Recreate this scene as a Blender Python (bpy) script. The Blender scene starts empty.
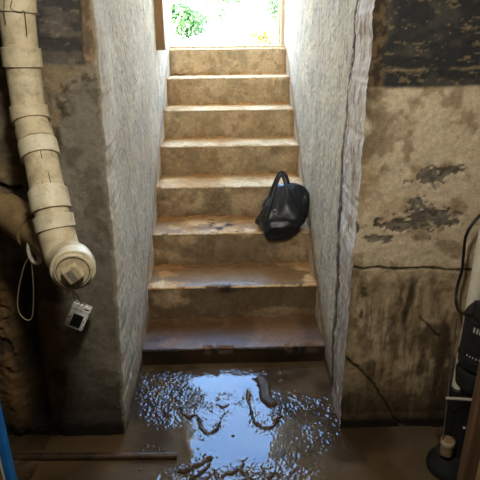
import bpy, bmesh, math, random
import numpy as np
from mathutils import Vector, Matrix
random.seed(7)
scene = bpy.context.scene
C = scene.collection

# ------------------------------------------------------------------ camera
F, PIT, YAW, ROLL, H = 506.13, .3727, .0221, -.0099, 1.5578      # focal length in pixels of a 480 px frame, radians, eye height
fw = np.array([math.sin(YAW)*math.cos(PIT), math.cos(YAW)*math.cos(PIT), -math.sin(PIT)])
rt0 = np.array([math.cos(YAW), -math.sin(YAW), 0]); up0 = np.cross(rt0, fw)
rt = math.cos(ROLL)*rt0 + math.sin(ROLL)*up0; up = -math.sin(ROLL)*rt0 + math.cos(ROLL)*up0
EYE = np.array([0, 0, H])
cd = bpy.data.cameras.new('camera'); cam = bpy.data.objects.new('camera', cd); C.objects.link(cam)
cd.sensor_fit = 'HORIZONTAL'; cd.sensor_width = 36; cd.lens = 36*F/480; cd.clip_start = .02; cd.clip_end = 300
M4 = Matrix.Identity(4)
for i in range(3):
    M4[i][0] = rt[i]; M4[i][1] = up[i]; M4[i][2] = -fw[i]; M4[i][3] = EYE[i]
cam.matrix_world = M4
scene.camera = cam
def at(px, py, x=None, y=None, z=None):
    """world point seen at a photo pixel, on the plane x= / y= / z="""
    d = fw + rt*(px-240)/F - up*(py-240)/F
    t = (x-EYE[0])/d[0] if x is not None else (y-EYE[1])/d[1] if y is not None else (z-EYE[2])/d[2]
    return EYE + d*t

# ------------------------------------------------------------------ sky, sun, lamp, exposure
vs = scene.view_settings
vs.view_transform = 'Standard'; vs.look = 'None'; vs.gamma = 1; vs.exposure = 0.22; vs.use_curve_mapping = False
w = bpy.data.worlds.new('sky'); scene.world = w; w.use_nodes = True
nt = w.node_tree; nt.nodes.clear()
tc = nt.nodes.new('ShaderNodeTexCoord'); sp = nt.nodes.new('ShaderNodeSeparateXYZ'); rp = nt.nodes.new('ShaderNodeValToRGB')
bg = nt.nodes.new('ShaderNodeBackground'); ow = nt.nodes.new('ShaderNodeOutputWorld')
nt.links.new(tc.outputs['Generated'], sp.inputs[0]); nt.links.new(sp.outputs[2], rp.inputs[0])
nt.links.new(rp.outputs[0], bg.inputs[0]); nt.links.new(bg.outputs[0], ow.inputs[0])
cr = rp.color_ramp
cr.elements[0].position = 0; cr.elements[0].color = (.86, .88, .90, 1)
cr.elements[1].position = 1; cr.elements[1].color = (.20, .42, .92, 1)
e = cr.elements.new(.25); e.color = (.78, .86, .96, 1)
e = cr.elements.new(.52); e.color = (.30, .56, 1.04, 1)
bg.inputs[1].default_value = 19.0
sd = bpy.data.lights.new('sun', 'SUN'); sd.energy = 160; sd.angle = .02; sd.color = (1, .95, .86)
sun = bpy.data.objects.new('sun', sd); C.objects.link(sun)
sun.rotation_euler = Vector((.75, .25, -1)).to_track_quat('-Z', 'Y').to_euler()
# the cellar's ceiling bulb, above and just behind the frame
ld = bpy.data.lights.new('ceiling_bulb_light', 'POINT'); ld.energy = 41; ld.color = (1, .95, .87); ld.shadow_soft_size = .10
lamp = bpy.data.objects.new('ceiling_bulb_light', ld); C.objects.link(lamp); lamp.location = (-.02, .66, 2.04)

# ------------------------------------------------------------------ noise
_tabs = {}
def vnoise(x, y, seed=0):
    if seed not in _tabs: _tabs[seed] = np.random.RandomState(seed+11).rand(256, 256)
    T = _tabs[seed]
    xi = np.floor(x).astype(int); yi = np.floor(y).astype(int); fx = x-xi; fy = y-yi
    fx = fx*fx*fx*(fx*(fx*6-15)+10); fy = fy*fy*fy*(fy*(fy*6-15)+10)
    a = T[xi % 256, yi % 256]; b = T[(xi+1) % 256, yi % 256]; c = T[xi % 256, (yi+1) % 256]; d = T[(xi+1) % 256, (yi+1) % 256]
    return (a*(1-fx)+b*fx)*(1-fy) + (c*(1-fx)+d*fx)*fy
def fbm(x, y, s=1., oct=5, seed=0, gain=.56):
    """0..1 fractal noise, s = features per metre"""
    x = np.asarray(x, float)*s+37.1; y = np.asarray(y, float)*s+91.7; v = 0; a = 1; t = 0
    for o in range(oct):
        v = v+a*vnoise(x, y, seed+o); t += a; a *= gain; x = x*2.03+5.1; y = y*2.03+3.7
    return v/t
def ss(a, b, x):
    t = np.clip((x-a)/(b-a), 0, 1); return t*t*(3-2*t)
def mix(a, b, m):
    m = np.asarray(m)[..., None]; return np.asarray(a)*(1-m)+np.asarray(b)*m
def lin(r, g, b):
    return np.array([((c/255+.055)/1.055)**2.4 if c > 10 else c/255/12.92 for c in (r, g, b)])
def dist_poly(x, y, pts):
    """distance of arrays x,y to a polyline"""
    d = np.full(np.shape(x), 1e9)
    for (ax, ay), (bx, by) in zip(pts[:-1], pts[1:]):
        vx, vy = bx-ax, by-ay; L = vx*vx+vy*vy+1e-12
        t = np.clip(((x-ax)*vx+(y-ay)*vy)/L, 0, 1)
        d = np.minimum(d, np.hypot(x-ax-t*vx, y-ay-t*vy))
    return d

# ------------------------------------------------------------------ materials
def newmat(name):
    m = bpy.data.materials.new(name); m.use_nodes = True
    return m, m.node_tree, m.node_tree.nodes['Principled BSDF']
def mat_attr(name, grain=60, gamt=.25, bump=.25, bscale=120, spec=.3, ior=1.5, bdist=.004):
    """colour and roughness attributes laid on the mesh plus node noise for grain and fine relief"""
    m, n, b = newmat(name); N = n.nodes; L = n.links
    a = N.new('ShaderNodeAttribute'); a.attribute_name = 'Col'
    r = N.new('ShaderNodeAttribute'); r.attribute_name = 'Rgh'
    t = N.new('ShaderNodeTexCoord')
    no = N.new('ShaderNodeTexNoise'); no.inputs['Scale'].default_value = grain; no.inputs['Detail'].default_value = 8; no.inputs['Roughness'].default_value = .7
    mr = N.new('ShaderNodeMapRange'); mr.inputs['From Min'].default_value = .3; mr.inputs['From Max'].default_value = .7
    mr.inputs['To Min'].default_value = 1-gamt; mr.inputs['To Max'].default_value = 1+gamt
    mx = N.new('ShaderNodeVectorMath'); mx.operation = 'SCALE'
    L.new(t.outputs['Object'], no.inputs['Vector']); L.new(no.outputs['Fac'], mr.inputs['Value'])
    nf = N.new('ShaderNodeTexNoise'); nf.inputs['Scale'].default_value = grain*5; nf.inputs['Detail'].default_value = 4; nf.inputs['Roughness'].default_value = .7
    mf = N.new('ShaderNodeMapRange'); mf.inputs['From Min'].default_value = .35; mf.inputs['From Max'].default_value = .65
    mf.inputs['To Min'].default_value = 1-gamt*.8; mf.inputs['To Max'].default_value = 1+gamt*.8
    mm = N.new('ShaderNodeMath'); mm.operation = 'MULTIPLY'
    L.new(t.outputs['Object'], nf.inputs['Vector']); L.new(nf.outputs['Fac'], mf.inputs['Value']); L.new(mr.outputs[0], mm.inputs[0]); L.new(mf.outputs[0], mm.inputs[1])
    L.new(a.outputs['Color'], mx.inputs[0]); L.new(mm.outputs[0], mx.inputs['Scale']); L.new(mx.outputs[0], b.inputs['Base Color'])
    L.new(r.outputs['Fac'], b.inputs['Roughness'])
    n2 = N.new('ShaderNodeTexNoise'); n2.inputs['Scale'].default_value = bscale; n2.inputs['Detail'].default_value = 6; n2.inputs['Roughness'].default_value = .65
    bu = N.new('ShaderNodeBump'); bu.inputs['Strength'].default_value = bump; bu.inputs['Distance'].default_value = bdist
    L.new(t.outputs['Object'], n2.inputs['Vector']); L.new(n2.outputs['Fac'], bu.inputs['Height']); L.new(bu.outputs[0], b.inputs['Normal'])
    b.inputs['Specular IOR Level'].default_value = spec; b.inputs['IOR'].default_value = ior
    return m
def mat(name, c1, c2=None, rough=.5, scale=20, metal=0, spec=.5, bump=0, bscale=80, lo=.4, hi=.65, stretch=(1, 1, 1), coat=0):
    """two-tone noise material"""
    m, n, b = newmat(name); N = n.nodes; L = n.links
    b.inputs['Roughness'].default_value = rough; b.inputs['Metallic'].default_value = metal; b.inputs['Specular IOR Level'].default_value = spec
    b.inputs['Coat Weight'].default_value = coat
    c2 = c1 if c2 is None else c2
    t = N.new('ShaderNodeTexCoord'); mp = N.new('ShaderNodeMapping'); mp.inputs['Scale'].default_value = stretch
    no = N.new('ShaderNodeTexNoise'); no.inputs['Scale'].default_value = scale; no.inputs['Detail'].default_value = 7; no.inputs['Roughness'].default_value = .65
    r = N.new('ShaderNodeValToRGB'); r.color_ramp.elements[0].position = lo; r.color_ramp.elements[1].position = hi
    r.color_ramp.elements[0].color = (*c1, 1); r.color_ramp.elements[1].color = (*c2, 1)
    L.new(t.outputs['Object'], mp.inputs[0]); L.new(mp.outputs[0], no.inputs['Vector']); L.new(no.outputs['Fac'], r.inputs[0]); L.new(r.outputs[0], b.inputs['Base Color'])
    if bump:
        n2 = N.new('ShaderNodeTexNoise'); n2.inputs['Scale'].default_value = bscale; n2.inputs['Detail'].default_value = 5
        bu = N.new('ShaderNodeBump'); bu.inputs['Strength'].default_value = bump; bu.inputs['Distance'].default_value = .004
        L.new(mp.outputs[0], n2.inputs['Vector']); L.new(n2.outputs['Fac'], bu.inputs['Height']); L.new(bu.outputs[0], b.inputs['Normal'])
    return m

# ------------------------------------------------------------------ mesh helpers
def link(name, me, m, parent=None, **props):
    o = bpy.data.objects.new(name, me); C.objects.link(o)
    if m is not None and me is not None: me.materials.append(m)
    if parent is not None:
        o.parent = parent; o.matrix_parent_inverse = parent.matrix_world.inverted()
    for k, v in props.items(): o[k] = v
    return o
def grid_mesh(name, P, col=None, rgh=None, smooth=True, flip=False):
    """P: (nu,nv,3) array -> mesh with Col and Rgh point attributes"""
    nu, nv = P.shape[:2]; me = bpy.data.meshes.new(name)
    idx = np.arange(nu*nv).reshape(nu, nv)
    q = np.stack([idx[:-1, :-1], idx[1:, :-1], idx[1:, 1:], idx[:-1, 1:]], -1).reshape(-1, 4)
    if flip: q = q[:, ::-1]
    me.vertices.add(nu*nv); me.vertices.foreach_set('co', P.reshape(-1).astype(np.float32))
    nq = len(q); me.loops.add(nq*4); me.loops.foreach_set('vertex_index', q.reshape(-1).astype(np.int32))
    me.polygons.add(nq); me.polygons.foreach_set('loop_start', np.arange(0, nq*4, 4, dtype=np.int32))
    me.polygons.foreach_set('use_smooth', np.full(nq, smooth))
    me.update(calc_edges=True)
    set_attr(me, nu*nv, col, rgh)
    return me
def set_attr(me, n, col, rgh):
    if col is not None:
        c = np.ones((n, 4), np.float32); c[:, :3] = np.clip(np.asarray(col).reshape(-1, 3), 0, 1)
        a = me.attributes.new('Col', 'FLOAT_COLOR', 'POINT'); a.data.foreach_set('color', c.reshape(-1))
    if rgh is not None:
        a = me.attributes.new('Rgh', 'FLOAT', 'POINT'); a.data.foreach_set('value', np.broadcast_to(np.asarray(rgh, np.float32), (n,)).copy() if np.ndim(rgh) == 0 else np.asarray(rgh, np.float32).reshape(-1))
def bm_obj(name, bm, m, parent=None, smooth=False, bevel=0, **props):
    me = bpy.data.meshes.new(name)
    if bevel: bmesh.ops.bevel(bm, geom=list(bm.edges), offset=bevel, segments=2, profile=.5, affect='EDGES')
    bmesh.ops.recalc_face_normals(bm, faces=bm.faces)
    bm.to_mesh(me); bm.free()
    for p in me.polygons: p.use_smooth = smooth
    return link(name, me, m, parent, **props)
def bx(bm, lo, hi):
    vs = [bm.verts.new((x, y, z)) for x in (lo[0], hi[0]) for y in (lo[1], hi[1]) for z in (lo[2], hi[2])]
    for f in ((0, 1, 3, 2), (4, 6, 7, 5), (0, 4, 5, 1), (2, 3, 7, 6), (0, 2, 6, 4), (1, 5, 7, 3)): bm.faces.new([vs[i] for i in f])
def box(name, lo, hi, m, parent=None, bevel=0, **props):
    bm = bmesh.new(); bx(bm, lo, hi); return bm_obj(name, bm, m, parent, bevel=bevel, **props)
def frame_for(d):
    d = d.normalized(); a = Vector((0, 0, 1)) if abs(d.z) < .9 else Vector((0, 1, 0))
    u = d.cross(a).normalized(); return u, d.cross(u).normalized()
def tube(bm, pts, rad, seg=16, cap=True):
    """swept tube through pts; rad number or list"""
    pts = [Vector(p) for p in pts]; n = len(pts); rad = [rad]*n if not hasattr(rad, '__len__') else rad
    rings = []; u = None
    for i in range(n):
        d = pts[min(i+1, n-1)]-pts[max(i-1, 0)]; q = 1
        while d.length < 1e-7: q += 1; d = pts[min(i+q, n-1)]-pts[max(i-q, 0)]
        d.normalize()
        if u is None: u, v = frame_for(d)
        else:
            u = (u-d*u.dot(d)).normalized(); v = d.cross(u)
        rings.append([bm.verts.new(pts[i]+(u*math.cos(2*math.pi*k/seg)+v*math.sin(2*math.pi*k/seg))*rad[i]) for k in range(seg)])
    for a, b in zip(rings[:-1], rings[1:]):
        for k in range(seg): bm.faces.new((a[k], a[(k+1) % seg], b[(k+1) % seg], b[k]))
    if cap:
        bm.faces.new(rings[0]); bm.faces.new(rings[-1])
def tube_obj(name, pts, rad, m, parent=None, seg=16, **props):
    bm = bmesh.new(); tube(bm, pts, rad, seg)
    o = bm_obj(name, bm, m, parent, smooth=True, **props); sharp(o); return o
def sharp(o, ang=.7):
    me = o.data
    me.set_sharp_from_angle(angle=ang)
def spline(pts, n=8):
    """Catmull-Rom through points"""
    P = [Vector(p) for p in pts]; P = [P[0]*2-P[1]]+P+[P[-1]*2-P[-2]]; out = []
    for i in range(1, len(P)-2):
        for k in range(n):
            t = k/n; a, b, c, d = P[i-1], P[i], P[i+1], P[i+2]
            out.append(.5*((2*b)+(c-a)*t+(2*a-5*b+4*c-d)*t*t+(3*b-a-3*c+d)*t*t*t))
    out.append(P[-2]); return out
def thing(name, label, cat, loc=(0, 0, 0), **props):
    o = bpy.data.objects.new(name, None); C.objects.link(o); o.location = loc; o.empty_display_size = .05
    o.matrix_world = Matrix.Translation(Vector(loc))
    o['label'] = label; o['category'] = cat
    for k, v in props.items(): o[k] = v
    return o
STR = dict(kind='structure')

# ------------------------------------------------------------------ main dimensions (metres; camera stands at the origin looking along +y)
R, T, Y0 = .1894, .2856, 2.0733          # riser, tread, first nosing
FZ = .105                                 # level of the water and silt that drown the foot of the stairs
XL, XR, YF, YE = -.43, .4505, 1.617, 4.36  # stairwell sides, cellar front wall plane, outside face of the doorway
ZC = 2.12                                 # cellar ceiling
ZG = 8*R                                  # outside ground level
def stair_z(y):
    return np.where(y < Y0, 0, np.clip((y-Y0)/T+1, 0, 8)*R)
tt = np.linspace
concrete = mat_attr('stained_concrete', grain=55, gamt=.26, bump=.5, bscale=140)
plaster = mat_attr('rough_painted_plaster', grain=90, gamt=.10, bump=.5, bscale=170, spec=.2, bdist=.005)
plain = mat('bare_concrete', (.16, .135, .10), (.24, .21, .165), .9, 3, bump=.2)

# ------------------------------------------------------------------ cellar front walls
def xcl(z):   # left arris of the stairwell mouth, by height
    return np.interp(z, [0, .25, .6, 1.0, 1.4, 1.8, 4], [-.430, -.424, -.408, -.396, -.386, -.379, -.379])
def xcr(z):
    return np.interp(z, [0, .5, 1., 1.8, 4], [.432, .432, .434, .438, .438])
def chip(z, s): return .012*(fbm(z, z*0+s, 14, 4, 40+s)-.5)+.006*(fbm(z, z*0+s, 60, 3, 60+s)-.5)

def front_wall(side):
    zs = np.concatenate([tt(FZ-.04, 1.95, 400), tt(1.97, ZC+.02, 4)])
    xs = np.concatenate([tt(0, .95, 215), tt(.98, 1.5, 6)])   # distance from the arris
    D, Z = np.meshgrid(xs, zs, indexing='ij')
    xc = (xcl(Z)+chip(Z, 1)) if side < 0 else (xcr(Z)+chip(Z, 2))
    X = xc+side*D
    rel = .010*(fbm(X, Z, 4, 5, 1+side)-.5)+.006*(fbm(X, Z, 30, 4, 5+side)-.5)
    rel = rel*ss(0, .012, D)
    g = fbm(X, Z, 3, 5, 20+side); g2 = fbm(X, Z, 14, 5, 24+side); g3 = fbm(X, Z*.25, 26, 4, 28+side); g4 = fbm(X, Z, 50, 4, 33+side)
    if side > 0:
        col = mix(lin(184, 164, 130), lin(206, 188, 156), ss(.35, .65, g))
        col = mix(col, lin(136, 114, 82), ss(.5, .68, g2)*.7)
        col = mix(col, lin(176, 148, 108), ss(.5, .7, fbm(X, Z, 5, 4, 70))*.5)
        fl = lambda px, py: (lambda p: (p[0], p[2]))(at(px, py, y=YF))
        # lower lift: darker, streaked below the cold joint
        zj = fl(420, 268)[1]+.006*(fbm(X, X*0, 9, 3, 80)-.5)
        low = ss(.01, -.01, Z-zj)
        col = mix(col, col*np.array([.76, .72, .64]), low*.9)
        fs = ss(.50, .60, fbm(X, Z*.10, 70, 3, 150))*ss(.4, .6, fbm(X, Z, 6, 3, 152)); col = mix(col, lin(96, 78, 50), fs*low*.5)
        st = ss(.52, .68, g3)*ss(.02, -.10, Z-zj)
        col = mix(col, lin(74, 60, 40), st*.75)
        dark_run = np.exp(-((X-fl(406, 320)[0])/.018)**2)+np.exp(-((X-fl(448, 320)[0])/.03)**2)
        col = mix(col, lin(66, 52, 34), np.clip(dark_run, 0, 1)*ss(.35, .6, g3)*ss(0, -.08, Z-zj)*.9)
        # damp rising from the floor
        dz = .30+.25*(fbm(X, X*0+2, 4, 4, 84)-.5)
        col = mix(col, lin(52, 42, 29), ss(dz, dz*.25, Z-FZ)*.85)
        col = mix(col, lin(22, 18, 14), ss(.055, .035, Z-FZ+.01*g2)*.85); rel += .005*ss(.075, .05, Z-FZ)*ss(0, .02, D)
        # black coat at the top
        zt = fl(420, 87)[1]+.012*(fbm(X, X*0+3, 12, 4, 88)-.5)+.01*(X-.8)
        tar = ss(-.006, .006, Z-zt)
        edge = ss(.035, .055, D+.03*(g2-.5))
        tarc = mix(lin(46, 46, 44), lin(70, 66, 58), ss(.45, .7, fbm(X, Z*2.2, 9, 5, 90)))
        fleck = ss(.60, .64, .6*fbm(X, Z*3, 22, 5, 94)+.4*fbm(X, Z*2, 80, 3, 95))
        tarc = mix(tarc, lin(128, 110, 82), fleck*.7)
        zl = fl(430, 69)[1]
        ln = np.exp(-((Z-zl-.004*(g2-.5)*4)/.004)**2)*ss(.40, .55, fbm(X, Z, 9, 3, 97))
        tarc = mix(tarc, lin(150, 132, 98), ln*.7)
        brn = mix(lin(94, 78, 54), lin(54, 46, 34), ss(.4, .6, g4))
        tarc = mix(brn, tarc, edge)
        col = mix(col, tarc, tar); rel += .003*tar*edge
        # brown worn band along the arris under the black coat
        col = mix(col, brn, np.exp(-(D/.06)**2)*ss(zt-.45, zt, Z)*ss(.35, .6, g2)*.8*(1-tar))
        # peeled grey patch
        def blob(px, py, rx, ry, th=.0):
            c = fl(px, py); return 1-np.hypot((X-c[0])/(rx/300), (Z-c[1])/(ry/300))+1.5*(fbm(X, Z*1.6, 26, 5, 100)-.5)+1.3*(fbm(X, Z*1.5, 75, 3, 103)-.5)
        pt = np.maximum.reduce([blob(428, 217, 26, 9), blob(398, 226, 30, 8)-.15, blob(415, 203, 10, 8), blob(458, 214, 8, 5), blob(452, 222, 7, 4), blob(430, 178, 30, 10)-.35, blob(450, 170, 26, 8)-.45, blob(380, 238, 20, 7)-.3])
        pm = ss(.02, .10, pt)
        col = mix(col, mix(lin(112, 106, 94), lin(78, 70, 58), ss(.4, .62, g4)), pm*.9); rel -= .003*pm
        sk = np.clip(np.maximum.reduce([blob(425, 222, 45, 18)*.7, blob(395, 225, 45, 14)*.7]), 0, 1)*ss(.60, .66, fbm(X, Z*1.5, 60, 3, 110))
        col = mix(col, lin(62, 52, 38), np.clip(sk*2, 0, 1)*.8)
        c0 = fl(356, 229); nk = 1-np.hypot((X-c0[0])/.022, (Z-c0[1])/.03)+.8*(g2-.5)
        col = mix(col, lin(40, 33, 24), ss(.2, .5, nk)*.9); rel -= .006*ss(.2, .5, nk)
        # scuffs on the lower lift
        for (px, py, rx, ry) in ((363, 290, 5, 10), (361, 313, 3, 5), (349, 300, 3, 8)):
            b_ = ss(.1, .3, blob(px, py, rx, ry)); col = mix(col, lin(70, 60, 46), b_*.8)
        # cold joint crack and diagonal crack
        jit = .004*(fbm(X, Z, 60, 3, 120)-.5)*2
        for pts, wd in (([fl(*q) for q in ((349, 266), (362, 269), (378, 267), (395, 269), (430, 268), (450, 270), (475, 270), (520, 272))], .0035),
                        ([fl(*q) for q in ((343, 356), (353, 364), (366, 376), (376, 388), (385, 403), (394, 418), (402, 424))], .0038),
                        ([fl(*q) for q in ((420, 318), (432, 330), (440, 338))], .002)):
            dd = dist_poly(X+jit, Z+jit*.8, pts); k = ss(wd*1.6, wd*.6, dd)
            col = mix(col, lin(34, 27, 18), k*.85); rel -= .008*k
            col = mix(col, lin(100, 82, 54), ss(.02, .003, dd)*(1-k)*ss(.4, .6, g2)*.5)
    else:
        fl = lambda px, py: (lambda p: (p[0], p[2]))(at(px, py, y=YF))
        col = mix(lin(112, 105, 91), lin(132, 124, 108), ss(.35, .65, g))        # grey-brown parge coat
        col = mix(col, lin(84, 75, 58), ss(.5, .7, g2)*.6)
        zt = fl(60, 66)[1]; x1 = fl(82, 40)[0]
        # dark blocks, top
        tar = ss(-.008, .008, Z-zt-.02*(g2-.5))*ss(.006, -.006, X-x1-.02*(g2-.5))
        tarc = mix(lin(58, 56, 52), lin(88, 82, 72), ss(.42, .68, fbm(X, Z*2.5, 14, 5, 130)))
        tarc = mix(tarc, lin(120, 110, 92), ss(.63, .7, fbm(X, Z*4, 26, 4, 132))*.7)
        tarc = mix(tarc, lin(40, 38, 34), np.exp(-((Z-fl(60, 38)[1]-.01*(g2-.5))/.004)**2)*.7)
        col = mix(col, tarc, tar); rel -= .012*tar
        # brown old render between the blocks and the arris
        rd = ss(-.01, .02, Z-zt)*(1-tar)
        col = mix(col, mix(lin(142, 118, 92), lin(92, 76, 56), ss(.4, .62, fbm(X, Z*.5, 22, 4, 134))), rd*.9)
        # rough band with pale crust under the blocks, left of the parge
        px0 = np.interp(Z, [fl(0, 430)[1], fl(0, 300)[1], fl(0, 180)[1], fl(0, 130)[1], fl(0, 90)[1], fl(0, 70)[1]],
                        [fl(62, 430)[0], fl(50, 300)[0], fl(58, 180)[0], fl(60, 130)[0], fl(66, 90)[0], fl(92, 72)[0]])+.03*(g2-.5)
        lf = ss(.01, -.01, X-px0)*(1-tar)*(1-rd)
        lc = mix(lin(124, 112, 90), lin(90, 79, 60), ss(.4, .6, fbm(X, Z, 16, 5, 136)))
        lc = mix(lc, lin(132, 114, 84), ss(.55, .7, fbm(X, Z, 7, 4, 138))*.7)
        col = mix(col, lc, lf); rel += .012*(fbm(X, Z, 40, 4, 139)-.5)*lf-.008*lf
        dd = dist_poly(X, Z, [fl(*q) for q in ((62, 106), (64, 96), (70, 86), (80, 79), (90, 74))])
        cr_ = ss(.028, .008, dd+.03*(g4-.5)); col = mix(col, mix(lin(126, 116, 96), lin(80, 70, 52), ss(.45, .6, g4)), cr_*.9); rel += .008*cr_
        # damp brown below the branch pipe, and a broken recess darkened with painted shade
        dz = fl(0, 255)[1]
        dm = ss(dz+.05, dz-.12, Z)*ss(.02, -.06, X-px0-.06)
        col = mix(col, mix(lin(100, 80, 52), lin(62, 49, 33), ss(.4, .62, g2)), dm*.9)
        rc = np.exp(-((X-np.interp(Z, [0, .6, .9], [fl(40, 420)[0], fl(27, 330)[0], fl(22, 260)[0]])-.02*(g-.5))/.035)**4)*ss(dz+.02, dz-.08, Z)*ss(.02, .10, Z-FZ)
        rel -= .05*rc; col = mix(col, lin(46, 38, 28), rc*.6)
        or_ = np.exp(-((X-fl(4, 340)[0])/.04)**2)*ss(dz, dz-.1, Z)*ss(.35, .55, fbm(X, Z, 12, 4, 144)); col = mix(col, lin(128, 96, 54), or_*.7); rel += .02*or_
        dd = dist_poly(X, Z, [fl(*q) for q in ((-12, 184), (3, 187), (10, 190), (19, 188))]); k = ss(.012, .004, dd+.006*(g4-.5)); col = mix(col, lin(20, 16, 12), k*.9); rel -= .02*k
        dz = .16+.2*(fbm(X, X*0+2, 4, 4, 146)-.5)
        col = mix(col, lin(40, 33, 25), ss(dz*1.7, dz*.3, Z-FZ)*.8)
        col = mix(col, lin(20, 17, 14), ss(.09, .05, Z-FZ+.03*g2)*.8); rel += .01*ss(.12, .06, Z-FZ)*ss(0, .02, D)
        # light edge of plaster turned round the arris
        col = mix(col, lin(150, 140, 120), ss(.012, .004, D+.014*(g4-.5))*.8)
    rgh = np.clip(.9-.25*ss(.2, .0, Z-FZ), .4, 1)
    P = np.stack([X, YF-rel+np.zeros_like(X), Z], -1)
    lip = P[:1].copy(); lip[..., 0] += side*.014; lip[..., 1] += .10     # returns behind the side wall's edge
    P = np.concatenate([lip, P]); col = np.concatenate([col[:1], col]); rgh = np.concatenate([rgh[:1], rgh])
    nm = 'wall_front_left' if side < 0 else 'wall_front_right'
    me = grid_mesh(nm, P, col, rgh, flip=(side < 0))
    return link(nm, me, concrete, **STR)
front_wall(-1); front_wall(1)

# ------------------------------------------------------------------ stairwell side walls
def side_wall(side):
    ys = np.concatenate([tt(0, 2.66, 430), tt(2.69, 2.745, 3)]); zs = np.concatenate([tt(FZ-.05, 1.98, 330), tt(2.02, 4.1, 12)])
    S, Z = np.meshgrid(ys, zs, indexing='ij'); Y = YF+S
    if side < 0: xa = xcl(Z)+chip(Z, 1); xb = XL
    else: xa = xcr(Z)+chip(Z, 2); xb = XR
    X = xa+(xb-xa)*ss(0, .5, S)
    g = fbm(Y, Z, 3, 5, 200+side); g2 = fbm(Y, Z, 16, 5, 205+side); gv = fbm(Y, Z*(.45 if side < 0 else .3), 30, 5, 210+side); g4 = fbm(Y, Z, 60, 4, 215+side)
    rel = .010*(g-.5)*ss(0, .15, S)+.004*(g2-.5)+(.004 if side > 0 else .002)*(gv-.5)+.004*(g4-.5)     # + = into the stairwell
    rel = rel*ss(0, .03, S)
    base = (lin(202, 189, 162), lin(218, 206, 180)) if side < 0 else (lin(204, 193, 166), lin(220, 209, 182))
    col = mix(base[0], base[1], ss(.35, .65, g))
    col = mix(col, lin(168, 160, 144), ss(.5, .72, g2)*.55)
    col = mix(col, lin(218, 212, 200), ss(.55, .7, gv)*(.5 if side > 0 else .25))
    col = mix(col, lin(126, 118, 104), ss(.60, .66, fbm(Y, Z, 75, 3, 219))*.20); rel -= .0015*ss(.58, .66, fbm(Y, Z, 75, 3, 219))*ss(0, .03, S)
    hz = Z-stair_z(Y)
    col = mix(col, lin(150, 138, 116), ss(.55, .72, gv)*ss(1.2, .1, hz)*.5)
    # dirt line where steps and floor meet the wall
    sz = np.clip(np.floor((Y-Y0)/T)+1, 0, 8)*R
    hd = np.minimum(Z-sz, np.hypot(np.maximum(0, Z-sz), 0))
    dl = ss(.07, .0, np.abs(hz-.02)+.10*(g2-.5)); col = mix(col, lin(156, 122, 80), dl*.55*ss(1.9, 2.2, Y))
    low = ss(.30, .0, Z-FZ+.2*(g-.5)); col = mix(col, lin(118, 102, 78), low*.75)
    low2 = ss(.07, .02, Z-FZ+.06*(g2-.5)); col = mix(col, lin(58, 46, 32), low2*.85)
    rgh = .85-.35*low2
    if side > 0:
        # edge repair: a raw strip along the arris, parted from the wall by a ragged crack
        cp = sorted([(float(p_[2]), float(p_[1])-YF) for p_ in (at(*q_, x=.446) for q_ in ((358, 0), (352, 60), (346, 120), (342, 160), (339, 230), (338, 270), (335, 330), (332, 400)))])
        xe = np.interp(Z, [c_[0] for c_ in cp], [c_[1] for c_ in cp])+.012*np.sin(Z*23)*.3
        cw = np.interp(Z, [0, .5, .75, .8, 1.1, 1.35, 1.8, 2.2], [.030, .045, .045, .034, .030, .016, .010, .010])
        d = np.abs(S-xe-.07*(fbm(Z, Z*0, 14, 5, 230)-.5))*(.7+.8*fbm(Y, Z, 40, 3, 231))
        ck = ss(cw*1.3, cw*.6, d)
        strip = ss(.0, -.006, S-xe)
        stc = mix(lin(206, 198, 184), lin(166, 146, 130), ss(.52, .68, fbm(Y, Z*.35, 34, 4, 233)))
        stc = mix(stc, lin(216, 212, 206), ss(.52, .66, fbm(Y, Z*.5, 22, 4, 235))*.7)
        stc = mix(stc, lin(128, 112, 88), ss(1.0, .5, Z)*.55)
        col = mix(col, stc, strip*.9); rel += (.010*(fbm(Y, Z*.5, 24, 4, 236)-.5))*strip
        pk = np.exp(-((S-xe)/.022)**2)*ss(.46, .56, fbm(Y, Z, 60, 4, 238))*ss(.75, 1.0, Z)
        col = mix(col, lin(118, 82, 82), pk*.9)
        col = mix(col, lin(64, 50, 38), ck*np.clip(ss(.35, .6, fbm(Z, Y*.3, 9, 3, 241))+ss(1.15, 1.0, Z)*ss(.3, .45, fbm(Z, Y, 18, 3, 247)), 0, 1)*.9); rel -= .003*ck
        # gouges in the strip
        for (px, py, rx, rz) in ((350, 180, .012, .028), (354, 229, .016, .02), (352, 50, .006, .05)):
            c = at(px, py, x=XR+.015); b_ = 1-np.hypot((Y-c[1])/rx, (Z-c[2])/rz)+.7*(g2-.5); b_ = ss(.15, .5, b_)
            col = mix(col, lin(46, 38, 30), b_*.9); rel -= .012*b_
        # pale lime streaks
        for (px, py) in ((332, 100), (316, 60)):
            c = at(px, py, x=XR); b_ = np.exp(-((Y-c[1]-.02*(fbm(Z, Z*0, 8, 3, 243)-.5))/.012)**2)*ss(.42, .6, gv); col = mix(col, lin(226, 222, 214), b_*.6)
        # fine cracks
        for pts in ([(345, 40), (343, 62), (341, 80)],):
            q = [(lambda p: (p[1], p[2]))(at(*a_, x=XR)) for a_ in pts]; dd = dist_poly(Y, Z, q); col = mix(col, lin(80, 66, 54), ss(.006, .002, dd)*.7)
        nk = ss(.05, .0, np.abs(hz)+.09*(g4-.5))*ss(2., 2.2, Y); col = mix(col, lin(140, 98, 58), nk*.6)
    else:
        for px in (128, 137):
            c = at(px, 60, x=XL); b_ = np.exp(-((Y-c[1]-.03*(fbm(Z, Z*0, 8, 3, 245)-.5))/.012)**2)*ss(.42, .6, gv); col = mix(col, lin(228, 226, 222), b_*.6)
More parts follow.
